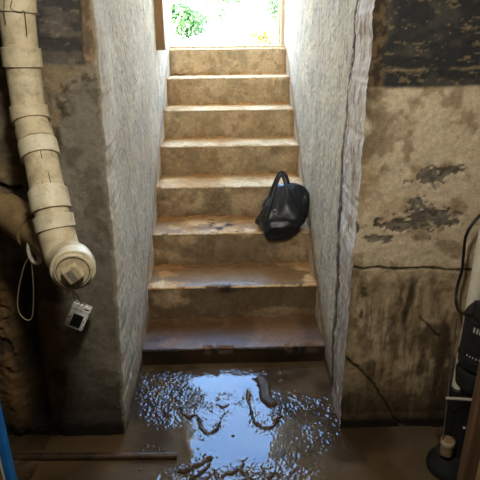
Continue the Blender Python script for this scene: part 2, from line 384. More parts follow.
        # brown seam before the door leaf
        c = at(144, 20, x=XL); b_ = np.exp(-((Y-c[1]-.012*(g2-.5))/.022)**2)*ss(c[2]-.12, c[2]+.05, Z); col = mix(col, lin(184, 140, 92), b_*.8)
        ed = ss(.012, .003, S+.012*(g4-.5)); col = mix(col, lin(140, 126, 104), ed*.7)
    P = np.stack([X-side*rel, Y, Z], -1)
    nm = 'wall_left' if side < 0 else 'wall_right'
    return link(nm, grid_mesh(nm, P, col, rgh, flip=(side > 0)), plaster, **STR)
side_wall(-1); side_wall(1)

# ------------------------------------------------------------------ rest of the shell
def quad_wall(name, lo, hi, m=plain):
    return box(name, lo, hi, m, **STR)
quad_wall('wall_leak_block_left', (-1.9, YF+.12, -.1), (-.52, YE-.21, 4.3)); quad_wall('wall_leak_block_right', (.52, YF+.12, -.1), (1.9, YE-.21, 4.3))  # unseen earth mass added behind the walls to block sky light leaks
quad_wall('wall_back', (-2.0, -2.7, -.1), (2.0, -2.5, ZC+.1))
quad_wall('wall_cellar_left', (-2.0, -2.5, -.1), (-1.85, YF+.3, ZC+.1))
quad_wall('wall_cellar_right', (1.85, -2.5, -.1), (2.0, YF+.3, ZC+.1))
quad_wall('ceiling', (-2.0, -2.5, ZC), (2.0, YF+.16, ZC+.15))
bm = bmesh.new()   # sloping soffit over the stairs
pr = [(YF+.02, ZC), (YE, 4.0), (YE, 4.2), (YF+.02, ZC+.2)]
a = [bm.verts.new((XL-.25, y, z)) for y, z in pr]; b = [bm.verts.new((XR+.25, y, z)) for y, z in pr]
bm.faces.new(a); bm.faces.new(b[::-1])
for i in range(4): bm.faces.new((a[i], b[i], b[(i+1) % 4], a[(i+1) % 4]))
bm_obj('ceiling_stairwell', bm, mat('pale_bounce_soffit', (.62, .60, .55), (.72, .70, .65), .9, 4), **STR)  # out of view; pale tone chosen to bounce daylight into the stairwell
for nm, x0, x1 in (('wall_outside_left', -3.5, XL-.03), ('wall_outside_right', XR+.03, 3.5)):
    quad_wall(nm, (x0, YE-.2, -.1), (x1, YE, 5.0))
quad_wall('wall_outside_head', (XL-.03, YE-.2, 4.0), (XR+.03, YE, 5.0))

# ------------------------------------------------------------------ floor (mud over concrete)
RID = [  # ridges of mud standing in the water: photo points on the floor, half width, height
 ([(248, 391), (249, 402), (251, 413), (254, 422), (260, 427), (268, 428.5), (275, 425), (279, 416), (280, 406), (277, 396)], .010, .011),
 ([(180, 408), (183, 415), (189, 418), (195, 414), (198, 418), (201, 427), (206, 433), (212, 433), (217, 429), (220, 423)], .009, .010),
 ([(186, 404), (190, 398), (197, 392)], .005, .008), ([(190, 408), (196, 403), (200, 399)], .005, .007),
 ([(217, 404), (223, 408), (225, 413), (221, 419)], .005, .008), ([(222, 408), (228, 405)], .004, .007), ([(225, 414), (229, 411)], .004, .007),
 ([(180, 472), (190, 470), (200, 464), (210, 458)], .010, .012), ([(190, 480), (203, 472), (211, 465)], .007, .010), ([(200, 484), (212, 476)], .007, .009),
 ([(222, 476), (232, 472), (240, 470), (243, 463)], .008, .010), ([(240, 472), (250, 477), (258, 484)], .007, .009), ([(215, 470), (219, 480), (218, 488)], .006, .009),
 ([(268, 478), (276, 472), (282, 476)], .007, .009), ([(262, 470), (266, 478)], .005, .008),
]
def gp(px, py): p = at(px, py, z=FZ); return (p[0], p[1])
def mud_height(X, Y):
    h = -.010+.012*(fbm(X, Y, 7, 5, 300)-.5)+.005*(fbm(X, Y, 30, 4, 305)-.5)
    jx = .022*(fbm(X, Y, 45, 4, 307)-.5); jy = .022*(fbm(X, Y, 45, 4, 309)-.5); br_ = fbm(X, Y, 35, 3, 313)
    for pts, wd, ht in RID:
        d = dist_poly(X+jx, Y+jy, [gp(*p) for p in pts]); h = np.maximum(h, -.008+(ht+.008)*(.62+.8*br_)*np.exp(-(d/wd/.85)**2))
    isl = [gp(*p) for p in ((261, 381), (265, 389), (266, 398), (271, 403))]
    h = np.maximum(h, -.006+.022*ss(.034, .014, dist_poly(X+jx, Y+jy, isl)))
    for px, py, r in ((254, 379, .012), (233, 436, .008), (198, 449, .006), (203, 440, .006), (281, 381, .014), (147, 446, .012), (153, 447, .009), (159, 449, .010), (143, 451, .008), (163, 452, .009), (295, 391, .007), (140, 470, .006)):
        c = gp(px, py); h = np.maximum(h, -.006+.014*np.exp(-((X-c[0])**2+(Y-c[1])**2)/r**2))
    # banks: drier mud towards the cellar side walls, low shore right and left
    h += .004*ss(.50, .72, X+.10*(fbm(X, Y, 5, 3, 311)-.5))*ss(1.63, 1.5, Y)+.014*ss(-.62, -.85, X)
    return h
xs = np.concatenate([[-1.9, -1.5], tt(-1.1, 1.1, 460), [1.5, 1.9]]); ys = np.concatenate([[-2.55, -1.5, -.5, .5], tt(.95, 2.09, 250)])
X, Y = np.meshgrid(xs, ys, indexing='ij'); Zf = mud_height(X, Y)
g = fbm(X, Y, 5, 5, 320); g2 = fbm(X, Y, 22, 5, 325)
col = mix(lin(96, 78, 54), lin(70, 55, 37), ss(.4, .62, g)); col = mix(col, lin(48, 38, 26), ss(.5, .7, g2)*.6)
rg = np.clip(.16+.5*ss(.004, .012, Zf)+.25*(g2-.5), .12, .8)
mud = mat_attr('wet_mud', grain=90, gamt=.2, bump=.4, bscale=130, spec=.5)
link('floor', grid_mesh('floor', np.stack([X, Y, Zf+FZ], -1), col, rg), mud, **STR)
# shallow muddy water
xs = tt(-.80, .80, 640); ys = tt(1.05, 2.085, 410)
X, Y = np.meshgrid(xs, ys, indexing='ij')
def region(px, py, rx, ry):
    c = gp(px, py); return np.exp(-(((X-c[0])/rx)**2+((Y-c[1])/ry)**2)**2)
am = np.clip(1.2*region(150, 388, .16, .16)+region(168, 405, .13, .14)+.75*region(322, 418, .15, .15)+region(240, 482, .34, .08)+.8*region(215, 402, .18, .07)+.3*region(330, 455, .2, .1)+.7*region(235, 371, .40, .045)+.3*region(300, 400, .12, .08), 0, 1.2)
for pts, wd, ht in RID:
    am = np.maximum(am, .55*np.exp(-(dist_poly(X, Y, [gp(*p) for p in pts])/.035)**2))
am = am*(.25+.75*ss(.30, .55, fbm(X, Y, 12, 4, 341)))
wv = (fbm(X, Y, 50, 3, 330)-.5)*.0050+(fbm(X, Y, 120, 2, 334)-.5)*.0028+(fbm(X, Y, 190, 1, 335)-.5)*.0010
calm = (fbm(X, Y, 9, 2, 337)-.5)*.0010
Zw = calm+wv*am
col = mix(lin(88, 70, 48), lin(62, 48, 33), ss(.35, .65, fbm(X, Y, 4, 4, 339)))
col = mix(col, lin(106, 92, 72), ss(.5, .7, fbm(X, Y, 2.5, 3, 343))*.5)
water = mat_attr('murky_water', grain=30, gamt=.06, bump=0, bscale=90, spec=.5, ior=1.33)
link('puddle', grid_mesh('puddle', np.stack([X, Y, Zw+FZ], -1), col, .025), water, label='shallow puddle of muddy water flooding the floor below the stairs', category='puddle')

# ------------------------------------------------------------------ concrete stairs
stairs = thing('staircase', 'worn tan concrete stairs of eight steps climbing to the open doorway', 'stairs', ((XL+XR)/2, Y0, 0))
for k in range(8):
    yk, z0, z1 = Y0+k*T, k*R, (k+1)*R
    dep = T+.03 if k < 7 else YE-.02-yk
    nr = 26; r_ = .012
    prof = [(0, z, 0) for z in tt(z0-.005, z1-r_, nr)]
    prof += [(r_-r_*math.cos(a_), z1-r_+r_*math.sin(a_), 1) for a_ in tt(.2, 1.37, 5)]
    prof += [(y, z1, 2) for y in tt(r_, dep, 40)]
    nf = len(prof); prof += [(dep, z0-.005, 3), (0, z0-.005, 3)]
    xs = tt(XL-.012, XR+.012, 150)
    pf = np.array(prof); X, _ = np.meshgrid(xs, pf[:, 0], indexing='ij'); PY = np.broadcast_to(pf[:, 0], X.shape); PZ = np.broadcast_to(pf[:, 1], X.shape); K = np.broadcast_to(pf[:, 2], X.shape)
    S_ = np.broadcast_to(np.concatenate([[0], np.cumsum(np.hypot(np.diff(pf[:, 0]), np.diff(pf[:, 1])))]), X.shape)
    U, V = X+k*3.3, S_+k*1.7
    g = fbm(U, V, 4, 5, 400); g2 = fbm(U, V, 18, 5, 404); g4 = fbm(U, V, 55, 4, 408)
    rel = .007*(g-.5)+.006*(g2-.5)+.003*(g4-.5)
    tread = (K == 2); rise = (K == 0); nose = (K == 1)
    nd = np.abs(S_-(z1-z0))
    # worn, chipped arris
    wear = np.exp(-(nd/.02)**2)*(.003+.020*ss(.60, .74, fbm(X+k*5, X*0+k, 14, 4, 412))); rel = rel-wear
    back = ss(.05, .0, dep-.03-PY)*tread; rel = rel+.012*back*ss(.4, .65, g2)      # dirt washed into the back of the tread
    foot = ss(.035, 0, PZ-z0)*rise
    f = k/7
    rc = mix(mix(lin(190, 163, 126), lin(208, 184, 148), ss(.35, .65, g)), lin(148, 118, 80), ss(.5, .7, g2)*.5)
    rc = mix(rc, lin(142, 124, 96), ss(.55, .7, fbm(U, V, 9, 4, 415))*.45)
    hi_ = min(1, max(0, (k-2)/4)); tc_ = mix(lin(230, 200, 152), lin(196, 148, 94)*(1-hi_)+lin(212, 176, 126)*hi_, ss(.36, .62, g)); tc_ = mix(tc_, lin(160, 110, 62), ss(.5, .68, g2)*(.5-.25*hi_))
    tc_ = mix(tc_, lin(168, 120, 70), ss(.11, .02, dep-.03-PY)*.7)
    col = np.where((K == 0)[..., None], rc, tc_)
    col = mix(col, lin(216, 194, 158), np.exp(-(nd/.010)**2)*ss(.35, .55, g4)*.7*(k > 1))
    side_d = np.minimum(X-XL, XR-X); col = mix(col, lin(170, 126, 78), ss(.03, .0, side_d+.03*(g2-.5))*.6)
    col = mix(col, lin(176, 130, 76), foot*ss(.4, .6, g2)*.6)
    # damp: stronger lower down
    dampr = [1, .70, .55, .48, .30, .18, .10, .05][k]
    dm = rise*np.clip(ss(.5-.3*dampr, .7-.25*dampr, fbm(U, V*1.4, 6, 4, 420))*dampr*1.1, 0, 1)
    dm = np.maximum(dm, rise*ss(.10, .0, PZ-z0+.08*(g-.5))*dampr*.8)
    col = mix(col, lin(74, 56, 34)*(1-f)+lin(104, 84, 52)*f, dm)
    rgh = .9-.25*dm
    if k == 0:
        wet = np.ones_like(X); col = np.where(tread[..., None], mix(lin(124, 94, 64), lin(98, 70, 44), ss(.4, .6, g)), mix(lin(60, 44, 28), lin(40, 30, 20), ss(.4, .6, g)))  # wet lowest step; shade under the nosing also put into the riser colour
        rgh = np.where(K >= 1, .34+.3*(g2-.3), .5)
        c = gp(150, 330); bl = ss(.62, .7, fbm(U, V, 26, 4, 430))*tread*ss(-.25, -.40, X); col = mix(col, lin(30, 24, 18), bl*.9)
    elif k == 1:
        wm = tread*ss(.42, .52, fbm(U, V*1.5, 5, 4, 432)+.12*np.exp(-((X+.0)/.25)**2)); col = mix(col, lin(128, 98, 64), wm*.85); rgh = rgh-.6*wm
        sc = np.exp(-((X+.02)/.05)**2)*(nd < .03)*ss(.4, .5, g2); col = mix(col, lin(30, 22, 16), sc*.9)
        col = mix(col, lin(50, 38, 26), np.exp(-((X+.06)/.16)**2)*rise*ss(z0+.12, z1, PZ)*.7)
    elif k == 2:
        wm = tread*ss(.5, .6, fbm(U, V*1.5, 6, 4, 434)); col = mix(col, lin(150, 108, 64), wm*.7); rgh = rgh-.45*wm
        dk = tread*ss(.66, .70, fbm(U, V, 20, 3, 436))*np.exp(-((X+.02)/.12)**2); col = mix(col, lin(44, 34, 30), dk)
    if k == 4 or k == 5: col = mix(col, lin(206, 182, 140), foot*ss(.5, .6, g4)*.8*ss(-.1, .2, X))
    rgh = np.clip(rgh, .08, 1)
    DY = np.where(rise, -1., np.where(nose, -.7, 0)); DZ = np.where(tread, 1., np.where(nose, .7, 0))
    DZ = np.where(K == 3, 0, DZ)
    last = tread & (PY > dep-.008)
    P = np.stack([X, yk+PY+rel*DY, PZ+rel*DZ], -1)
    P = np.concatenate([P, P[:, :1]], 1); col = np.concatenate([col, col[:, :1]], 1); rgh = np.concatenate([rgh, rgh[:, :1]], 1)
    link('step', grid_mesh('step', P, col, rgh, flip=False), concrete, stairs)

# ------------------------------------------------------------------ doorway, door leaf
wood_l = mat('weathered_frame_wood', lin(196, 170, 130), lin(222, 204, 170), .7, 8, stretch=(6, 6, .6), bump=.2)
wood_b = mat('brown_door_wood', lin(146, 112, 76), lin(172, 136, 96), .7, 8, stretch=(6, 6, .6), bump=.25)
jamb_glare = mat('glare_white_jamb', (.78, .77, .73), (.84, .83, .8), .6, 6)  # doorway glare on the left jamb put into its colour
fr = bpy.data.objects.new('trim_1', None); C.objects.link(fr); fr.location = (0, YE-.1, ZG); fr.matrix_world = Matrix.Translation((0, YE-.1, ZG)); fr['kind'] = 'structure'; fr['label'] = 'pale wooden door frame at the top of the stairs'
yj = YE-.10
box('jamb', (XR-.028, yj-.05, ZG+.018), (XR+.012, yj+.05, 3.6), wood_l, fr, bevel=.003)
box('jamb', (XL-.012, yj-.05, ZG+.018), (XL+.008, yj+.05, 3.6), jamb_glare, fr, bevel=.003)
box('jamb_stop', (XR-.04, yj-.01, ZG+.018), (XR-.028, yj+.03, 3.6), wood_l, fr)
box('threshold', (XL-.005, yj-.08, ZG-.002), (XR+.005, yj+.08, ZG+.018), wood_l, fr, bevel=.004)
dr = bpy.data.objects.new('trim_2', None); C.objects.link(dr); dr['kind'] = 'structure'; dr['label'] = 'brown wooden post fixed to the left stairwell wall near the doorway'
zb = 1.527
dr.matrix_world = Matrix.Translation((XL, 3.40, zb)); dr.location = (XL, 3.40, zb)
box('post_body', (XL-.02, 3.36, zb), (XL+.052, 3.43, zb+1.3), wood_b, dr, bevel=.003)
box('foot_block', (XL-.02, 3.352, zb-.012), (XL+.054, 3.436, zb), wood_b, dr, bevel=.002)

# ------------------------------------------------------------------ outside: ground, shrubs, trees
bm = bmesh.new(); bx(bm, (-30, YE-.01, ZG-.3), (30, 60, ZG-.02))
gravel = mat('pale_gravel', (.42, .40, .36), (.62, .60, .55), .95, 6, bump=.3, bscale=60)
bm_obj('ground_outside', bm, gravel, **STR)
bark = mat('tree_bark', (.05, .038, .026), (.11, .085, .06), .9, 6, stretch=(3, 3, .6), bump=.4)
def leafmat(name, a, b):
    m = mat(name, a, b, .6, 1.6, lo=.35, hi=.65); n = m.node_tree; bs = n.nodes['Principled BSDF']
    tr = n.nodes.new('ShaderNodeBsdfTranslucent'); mx = n.nodes.new('ShaderNodeMixShader'); mx.inputs[0].default_value = .3
    for l in list(bs.inputs['Base Color'].links): n.links.new(l.from_socket, tr.inputs[0])
    out = n.nodes['Material Output']; n.links.new(bs.outputs[0], mx.inputs[1]); n.links.new(tr.outputs[0], mx.inputs[2]); n.links.new(mx.outputs[0], out.inputs[0])
    return m
green = leafmat('green_leaves', (.020, .055, .016), (.05, .12, .03))
pale = leafmat('pale_green_leaves', (.035, .08, .025), (.07, .13, .045))
yellow = leafmat('yellowing_leaves', (.20, .16, .03), (.34, .30, .07))
def leaves(n, cen, rad, size, seed, clumps=14):
    rs = np.random.RandomState(seed); cen = np.array(cen); rad = np.array(rad)
    cc = rs.normal(size=(clumps, 3)); cc /= np.linalg.norm(cc, axis=1)[:, None]; cc = cen+cc*rad*rs.uniform(.35, .85, (clumps, 1))
    p = cc[rs.randint(clumps, size=n)]+rs.normal(size=(n, 3))*rad*.20
    a = rs.normal(size=(n, 3)); a /= np.linalg.norm(a, axis=1)[:, None]
    b = np.cross(a, rs.normal(size=(n, 3))); b /= np.linalg.norm(b, axis=1)[:, None]
    s = size*rs.uniform(.6, 1.3, (n, 1))
    V = np.stack([p-a*s, p+b*s*.45, p+a*s, p-b*s*.45], 1).reshape(-1, 3)
    me = bpy.data.meshes.new('foliage'); me.from_pydata(V.tolist(), [], np.arange(n*4).reshape(-1, 4).tolist()); return me
def tree(name, label, cat, x, y, h, cz, rad, m, n, size, seed, group):
    t = thing(name, label, cat, (x, y, ZG-.02), group=group)
    rs = random.Random(seed); bm = bmesh.new()
    top = Vector((x+rs.uniform(-.2, .2), y, ZG+cz)); tube(bm, spline([(x, y, ZG-.05), (x+.05*h*.3, y, ZG+cz*.5), top], 4), [max(.012*h*(1-.06*i), .01) for i in range(9)], 8)
    for i in range(6):
        a_ = i*1.05; tube(bm, [top-Vector((0, 0, .4*cz*rs.random())), top+Vector((rad[0]*.7*math.cos(a_), rad[1]*.7*math.sin(a_), rad[2]*rs.uniform(.1, .7)))], [.006*h, .003*h], 6)
    bm_obj('trunk', bm, bark, t, smooth=True)
    link('foliage', leaves(n, (x, y, ZG+cz), rad, size, seed), m, t)
tree('leafy_shrub', 'dense dark green shrub seen through the doorway', 'shrub', -.95, 14.0, 1.2, .62, (.75, .7, .55), green, 2600, .06, 3, 'greenery beyond the doorway')
tree('leafy_tree', 'pale green tree left of the dark shrub beyond the doorway', 'tree', -2.2, 20, 4, 1.7, (1.0, 1.2, 1.4), pale, 2400, .085, 5, 'greenery beyond the doorway')
tree('leafy_tree', 'thin leafy tree behind the dark shrub beyond the doorway', 'tree', -.3, 25, 4, 2.1, (1.0, 1.2, 1.4), pale, 2000, .085, 8, 'greenery beyond the doorway')
tree('leafy_tree', 'green tree towards the right side of the doorway view', 'tree', 1.55, 18, 4, 1.55, (.75, 1, 1.1), green, 1800, .07, 9, 'greenery beyond the doorway')
tree('leafy_tree', 'sparse pale tree in the middle of the doorway view', 'tree', .55, 23, 5, 2.2, (1.1, 1.2, 1.5), pale, 1600, .08, 12, 'greenery beyond the doorway')
tree('yellow_bush', 'low yellowing bush at the right of the doorway', 'bush', .56, 8.0, .4, .10, (.20, .25, .14), yellow, 900, .03, 21, 'greenery beyond the doorway')
for i, (px, dy, lb) in enumerate(((236, 6.4, 'leftmost of the tiny weeds by the threshold'), (243, 6.2, 'middle one of the tiny weeds by the threshold'), (250, 6.5, 'rightmost of the tiny weeds by the threshold'))):
    p = at(px, 42, y=dy); link('weed', leaves(90, (p[0], dy, ZG+.0), (.07, .07, .035), .016, 40+i, 6), yellow, label=lb, category='weed', group='weeds by the threshold')

# ------------------------------------------------------------------ dead leaf on the seventh step
brown_leaf = mat('dead_leaf', lin(92, 52, 34), lin(130, 82, 56), .8, 60)
bm = bmesh.new(); c = at(180, 75.5, z=7*R); n = 12
ro = [bm.verts.new((c[0]+.040*math.cos(i*2*math.pi/n)*(1+.15*math.sin(3*i)), c[1]+.03*math.sin(i*2*math.pi/n), 7*R+.009+.006*math.cos(2*i*2*math.pi/n))) for i in range(n)]
lo = [bm.verts.new(v.co-Vector((0, 0, .003))) for v in ro]; ct = bm.verts.new((c[0], c[1], 7*R+.005)); cb = bm.verts.new((c[0], c[1], 7*R+.003))
for i in range(n):
    j = (i+1) % n; bm.faces.new((ro[i], ro[j], ct)); bm.faces.new((lo[j], lo[i], cb)); bm.faces.new((ro[i], lo[i], lo[j], ro[j]))
bm_obj('dead_leaf', bm, brown_leaf, smooth=True, label='curled brown dead leaf on the left of the second step from the top', category='leaf')

# ------------------------------------------------------------------ drain pipe with cleanout
pvc = mat('yellowed_pvc', lin(196, 184, 146), lin(212, 202, 170), .45, 9, lo=.35, hi=.6, bump=.05)
def dirty_pvc(name, clean1, clean2, dirt, amt, cracks=False):
    m, n, b = newmat(name); N = n.nodes; L = n.links
    t = N.new('ShaderNodeTexCoord')
    def noise(sc, det, ro=.6, st=(1, 1, 1)):
        mp = N.new('ShaderNodeMapping'); mp.inputs['Scale'].default_value = st
        q = N.new('ShaderNodeTexNoise'); q.inputs['Scale'].default_value = sc; q.inputs['Detail'].default_value = det; q.inputs['Roughness'].default_value = ro
        L.new(t.outputs['Object'], mp.inputs[0]); L.new(mp.outputs[0], q.inputs['Vector']); return q
    def ramp(src, lo, hi):
        q = N.new('ShaderNodeMapRange'); q.inputs['From Min'].default_value = lo; q.inputs['From Max'].default_value = hi; L.new(src, q.inputs['Value']); return q
    def mixc(a, c, f):
        q = N.new('ShaderNodeMix'); q.data_type = 'RGBA'; L.new(f, q.inputs[0])
        (L.new(a, q.inputs[6]) if not isinstance(a, tuple) else setattr(q.inputs[6], 'default_value', a)); q.inputs[7].default_value = c; return q.outputs[2]
    c = mixc((*clean1, 1), (*clean2, 1), ramp(noise(8, 4).outputs['Fac'], .35, .65).outputs[0])
    c = mixc(c, (*dirt, 1), ramp(noise(22, 8, .75).outputs['Fac'], .62-amt, .85-amt*.6).outputs[0])
    c = mixc(c, (*lin(70, 58, 40), 1), ramp(noise(90, 6, .7).outputs['Fac'], .64, .72).outputs[0])
    L.new(c, b.inputs['Base Color']); b.inputs['Roughness'].default_value = .5; b.inputs['Specular IOR Level'].default_value = .4
    return m
pvc = dirty_pvc('yellowed_pvc', lin(186, 172, 138), lin(204, 192, 160), lin(118, 98, 64), .15)
pvc_w = dirty_pvc('whiter_pvc', lin(196, 186, 156), lin(212, 204, 178), lin(130, 110, 74), .14)
pvc_d = dirty_pvc('muddied_pvc', lin(134, 112, 76), lin(112, 92, 62), lin(66, 54, 36), .12)
dark_line = mat('dark_seam', lin(40, 34, 24), rough=.8)
stack = thing('drain_pipe', 'yellowed plastic drain pipe bending down to a capped cleanout', 'pipe', (-.70, 1.66, 1.3))
def PP(px, py, y): return Vector(at(px, py, y=y-.121))     # depths measured from the wall face
rp_ = .0475
path = [PP(13, -60, 1.665), PP(16, 0, 1.665), PP(21, 50, 1.665), PP(27.5, 100, 1.66), PP(31.5, 122, 1.645), PP(37, 142, 1.61), PP(42.5, 165, 1.57), PP(49.5, 200, 1.50), PP(55, 226, 1.47), PP(58.5, 240, 1.455)]
SP = spline(path, 10)
def along(t):   # t in path-index units
    i = min(int(t*10), len(SP)-2); f = t*10-i; return SP[i].lerp(SP[i+1], f)
def seg(name, a, b, r, m, n=12, lip=0):
    pts = [along(a+(b-a)*i/n) for i in range(n+1)]; rad = [r]*(n+1)
    if lip: # rounded ends
        pts = [pts[0]]+pts+[pts[-1]]; rad = [r-.005]+rad+[r-.005]
        pts[1] = pts[0].lerp(pts[2], .15); pts[-2] = pts[-1].lerp(pts[-3], .15)
    return tube_obj(name, pts, rad, m, stack, 40)
seg('pipe_section', 0, 9, rp_, pvc, 60)
seg('coupling', .2, 1.24, rp_+.0055, pvc, 10, 1)
seg('coupling', 1.95, 2.32, rp_+.0065, pvc, 8, 1)
seg('coupling', 3.18, 3.98, rp_+.0065, pvc, 8, 1)
seg('elbow', 4.35, 5.0, rp_+.004, pvc, 10, 1)
seg('elbow', 5.03, 5.75, rp_+.0075, pvc_w, 10, 1)
seg('coupling', 6.75, 7.35, rp_+.007, pvc_w, 8, 1)
seg('coupling', 7.55, 8.25, rp_+.008, pvc_w, 8, 1)
# printed / cracked seam lines
for pts in ([(12, 0, ), (11, 9), (20, 12), (24, 11), (25.5, 20), (27, 36)], [(4, 0), (4, 14), (6, 25)], [(40, 148), (42.5, 160), (47, 168), (50, 180), (53, 195)]):
    q = []
    for (px, py) in pts:
        d = fw + rt*(px-240)/F - up*(py-240)/F; d = Vector(d).normalized(); best = None
        for s_ in SP:     # nearest approach of the sight line to the pipe axis gives the pipe's surface there
            e = Vector(EYE); v = s_-e; tt_ = v.dot(d); dist = (v-d*tt_).length
            if best is None or dist < best[0]: best = (dist, s_, tt_)
        rr = rp_+.006; q.append(Vector(EYE)+d*(best[2]-math.sqrt(max(rr*rr-best[0]**2, 0))))
    tube_obj('seam', spline(q, 4), .0011, dark_line, stack, 6)
# wye body: main elbow that turns to the cleanout, and the muddied branch running back to the wall
cc = PP(73, 270.5, 1.315)              # centre of the cleanout face
ax = (Vector((.24, -.95, -.02))).normalized()
body = spline([along(8.3), PP(60.5, 247, 1.445), PP(64, 257, 1.43), cc-ax*.06, cc-ax*.02], 6)
tube_obj('wye_body', body, rp_+.003, pvc, stack, 40)
def ringpts(r0, a, b, nm, m, par=stack, seg_=40):
    return tube_obj(nm, [cc+ax*a, cc+ax*a, cc+ax*(a+.004), cc+ax*(b-.003), cc+ax*b], [r0*.5, r0-.003, r0, r0, r0-.003], m, par, seg_)
hub = ringpts(.0570, -.040, 0, 'hub', pvc_w)
cap = ringpts(.0485, -.005, .010, 'cleanout_plug', pvc)
uu, vv = frame_for(ax)
rot = .5; u2 = uu*math.cos(rot)+vv*math.sin(rot); v2 = vv*math.cos(rot)-uu*math.sin(rot)
def rbox(name, c, hu, hv, h0, h1, m, par, taper=1., bev=.002):
    bm = bmesh.new(); L = []
    for h, s_ in ((h0, 1), (h1, taper)):
        L.append([bm.verts.new(c+u2*hu*s_*a_+v2*hv*s_*b_+ax*h) for a_, b_ in ((-1, -1), (1, -1), (1, 1), (-1, 1))])
    bm.faces.new(L[0][::-1]); bm.faces.new(L[1])
    for i in range(4): bm.faces.new((L[0][i], L[0][(i+1) % 4], L[1][(i+1) % 4], L[1][i]))
    return bm_obj(name, bm, m, par, bevel=bev)
sq = rbox('square_nut', cc, .0215, .0215, .008, .030, pvc, cap, .92, .003)
tube_obj('plug_groove', [cc+ax*.0102+(uu*math.cos(a_)+vv*math.sin(a_))*.041 for a_ in tt(0, 2*math.pi, 41)], .0011, dark_line, cap, 6)
lab = rbox('grey_inset', cc+u2*.003, .008, .015, .029, .0308, mat('grey_print', lin(104, 96, 82), lin(132, 122, 104), .7, 200), cap, 1, .0004)
for k_ in range(1):
    a_ = 1.2; tabc = cc+(uu*math.cos(a_)+vv*math.sin(a_))*.060-ax*.02
    tube_obj('hub_lug', [tabc-ax*.012, tabc-ax*.010, tabc+ax*.018, tabc+ax*.02], [.005, .010, .010, .005], pvc_w, stack, 12)
br = spline([PP(58, 250, 1.46), PP(46, 240, 1.52), PP(28, 226, 1.58), PP(8, 212, 1.625), PP(-20, 200, 1.64), PP(-60, 190, 1.65)], 6)
tube_obj('branch_pipe', br, .0485, pvc_d, stack, 36)
bb = [b_ for b_ in br[10:20]]; tube_obj('branch_hub', [bb[0]]+bb+[bb[-1]], [.050]+[.057]*len(bb)+[.050], pvc_d, stack, 36)

# white cord looped over the branch pipe
cord = mat('white_cord', lin(196, 188, 166), lin(216, 210, 190), .6, 60)
cl = thing('white_cord', 'white cord coiled over the branch pipe with a long drooping loop', 'cord', PP(30, 262, 1.50))
ring = [PP(36, 234, 1.515), PP(31, 238, 1.505), PP(28.5, 247, 1.50), PP(30, 256, 1.50), PP(34, 262, 1.497), PP(39, 262, 1.49), PP(38, 254, 1.49), PP(34.5, 248, 1.49)]
tube_obj('coil', spline(ring, 5), .0062, cord, cl, 10)
lp = [PP(32, 255, 1.495), PP(25, 264, 1.51), PP(19.5, 285, 1.53), PP(17.5, 303, 1.54), PP(20, 314, 1.54), PP(27, 320, 1.54), PP(32, 317, 1.54), PP(33.5, 300, 1.53), PP(33, 280, 1.515), PP(31, 258, 1.495)]
tube_obj('loop', spline(lp, 6), .0017, mat('dull_cord', lin(150, 138, 110), rough=.7), cl, 8)

# ------------------------------------------------------------------ water alarm hanging under the cap
white_p = mat('white_plastic', lin(214, 212, 204), lin(226, 224, 218), .4, 40)
black_s = mat('dark_screen', lin(20, 24, 28), rough=.2)
dc = PP(78, 316.5, 1.655)
dev = thing('water_alarm', 'small white water alarm box with dark screen hanging below the cleanout', 'alarm', dc)
ang = -.46; ue = Vector((math.cos(ang), 0, math.sin(ang))); ve = Vector((-math.sin(ang)*.96, .28, math.cos(ang)*.96)).normalized(); ne = ve.cross(ue).normalized()*1
if ne.y > 0: ne = -ne
def dbox(name, cu, cv, hu, hv, n0, n1, m, par, bev=.002):
    bm = bmesh.new(); L = []
    for h in (n0, n1): L.append([bm.verts.new(dc+ue*(cu+hu*a_)+ve*(cv+hv*b_)+ne*h) for a_, b_ in ((-1, -1), (1, -1), (1, 1), (-1, 1))])
    bm.faces.new(L[0][::-1]); bm.faces.new(L[1])
    for i in range(4): bm.faces.new((L[0][i], L[0][(i+1) % 4], L[1][(i+1) % 4], L[1][i]))
    return bm_obj(name, bm, m, par, bevel=bev)
dbox('case', 0, 0, .032, .042, -.012, .012, white_p, dev, .004)
dbox('case_top', 0, .036, .033, .012, -.013, .016, white_p, dev, .004)
dbox('screen', .002, -.012, .0175, .022, .0115, .0135, black_s, dev, .0006)
dbox('vent_slot', .018, .036, .008, .0022, .0155, .0168, black_s, dev, .0004)
for s_ in (-1, 1): dbox('screw', s_*.025, -.008, .002, .002, .0115, .0128, black_s, dev, .0004)
top = dc+ve*.046
wire = mat('grey_wire', lin(110, 104, 92), rough=.5)
tube_obj('hanging_wire', spline([top-ue*.004, PP(75.5, 301, 1.60), PP(74, 296, 1.50), PP(72.5, 291, 1.41)], 5), .0016, wire, dev, 8)
tube_obj('hanging_wire', spline([top+ue*.010, PP(80.5, 302, 1.60), PP(78, 297, 1.50), PP(73.5, 291, 1.41)], 5), .0016, wire, dev, 8)

# ------------------------------------------------------------------ steel pipe lying on the wet floor
steel = mat('rusty_steel_pipe', lin(50, 44, 37), lin(104, 72, 42), .4, 12, metal=.3, lo=.45, hi=.7)
a_ = Vector(at(4, 457, z=FZ+.010)); b_ = Vector(at(177, 456, z=FZ+.010)); bm = bmesh.new()
dd = (b_-a_).normalized(); ro_, ri_ = .0135, .0105
tube(bm, [a_-dd*.25, b_, b_, b_-dd*.10], [ro_, ro_, ri_, ri_], 24, cap=False)
o = bm_obj('steel_pipe', bm, steel, smooth=True, label='rusty steel pipe lying across the muddy floor at lower left', category='pipe'); sharp(o)

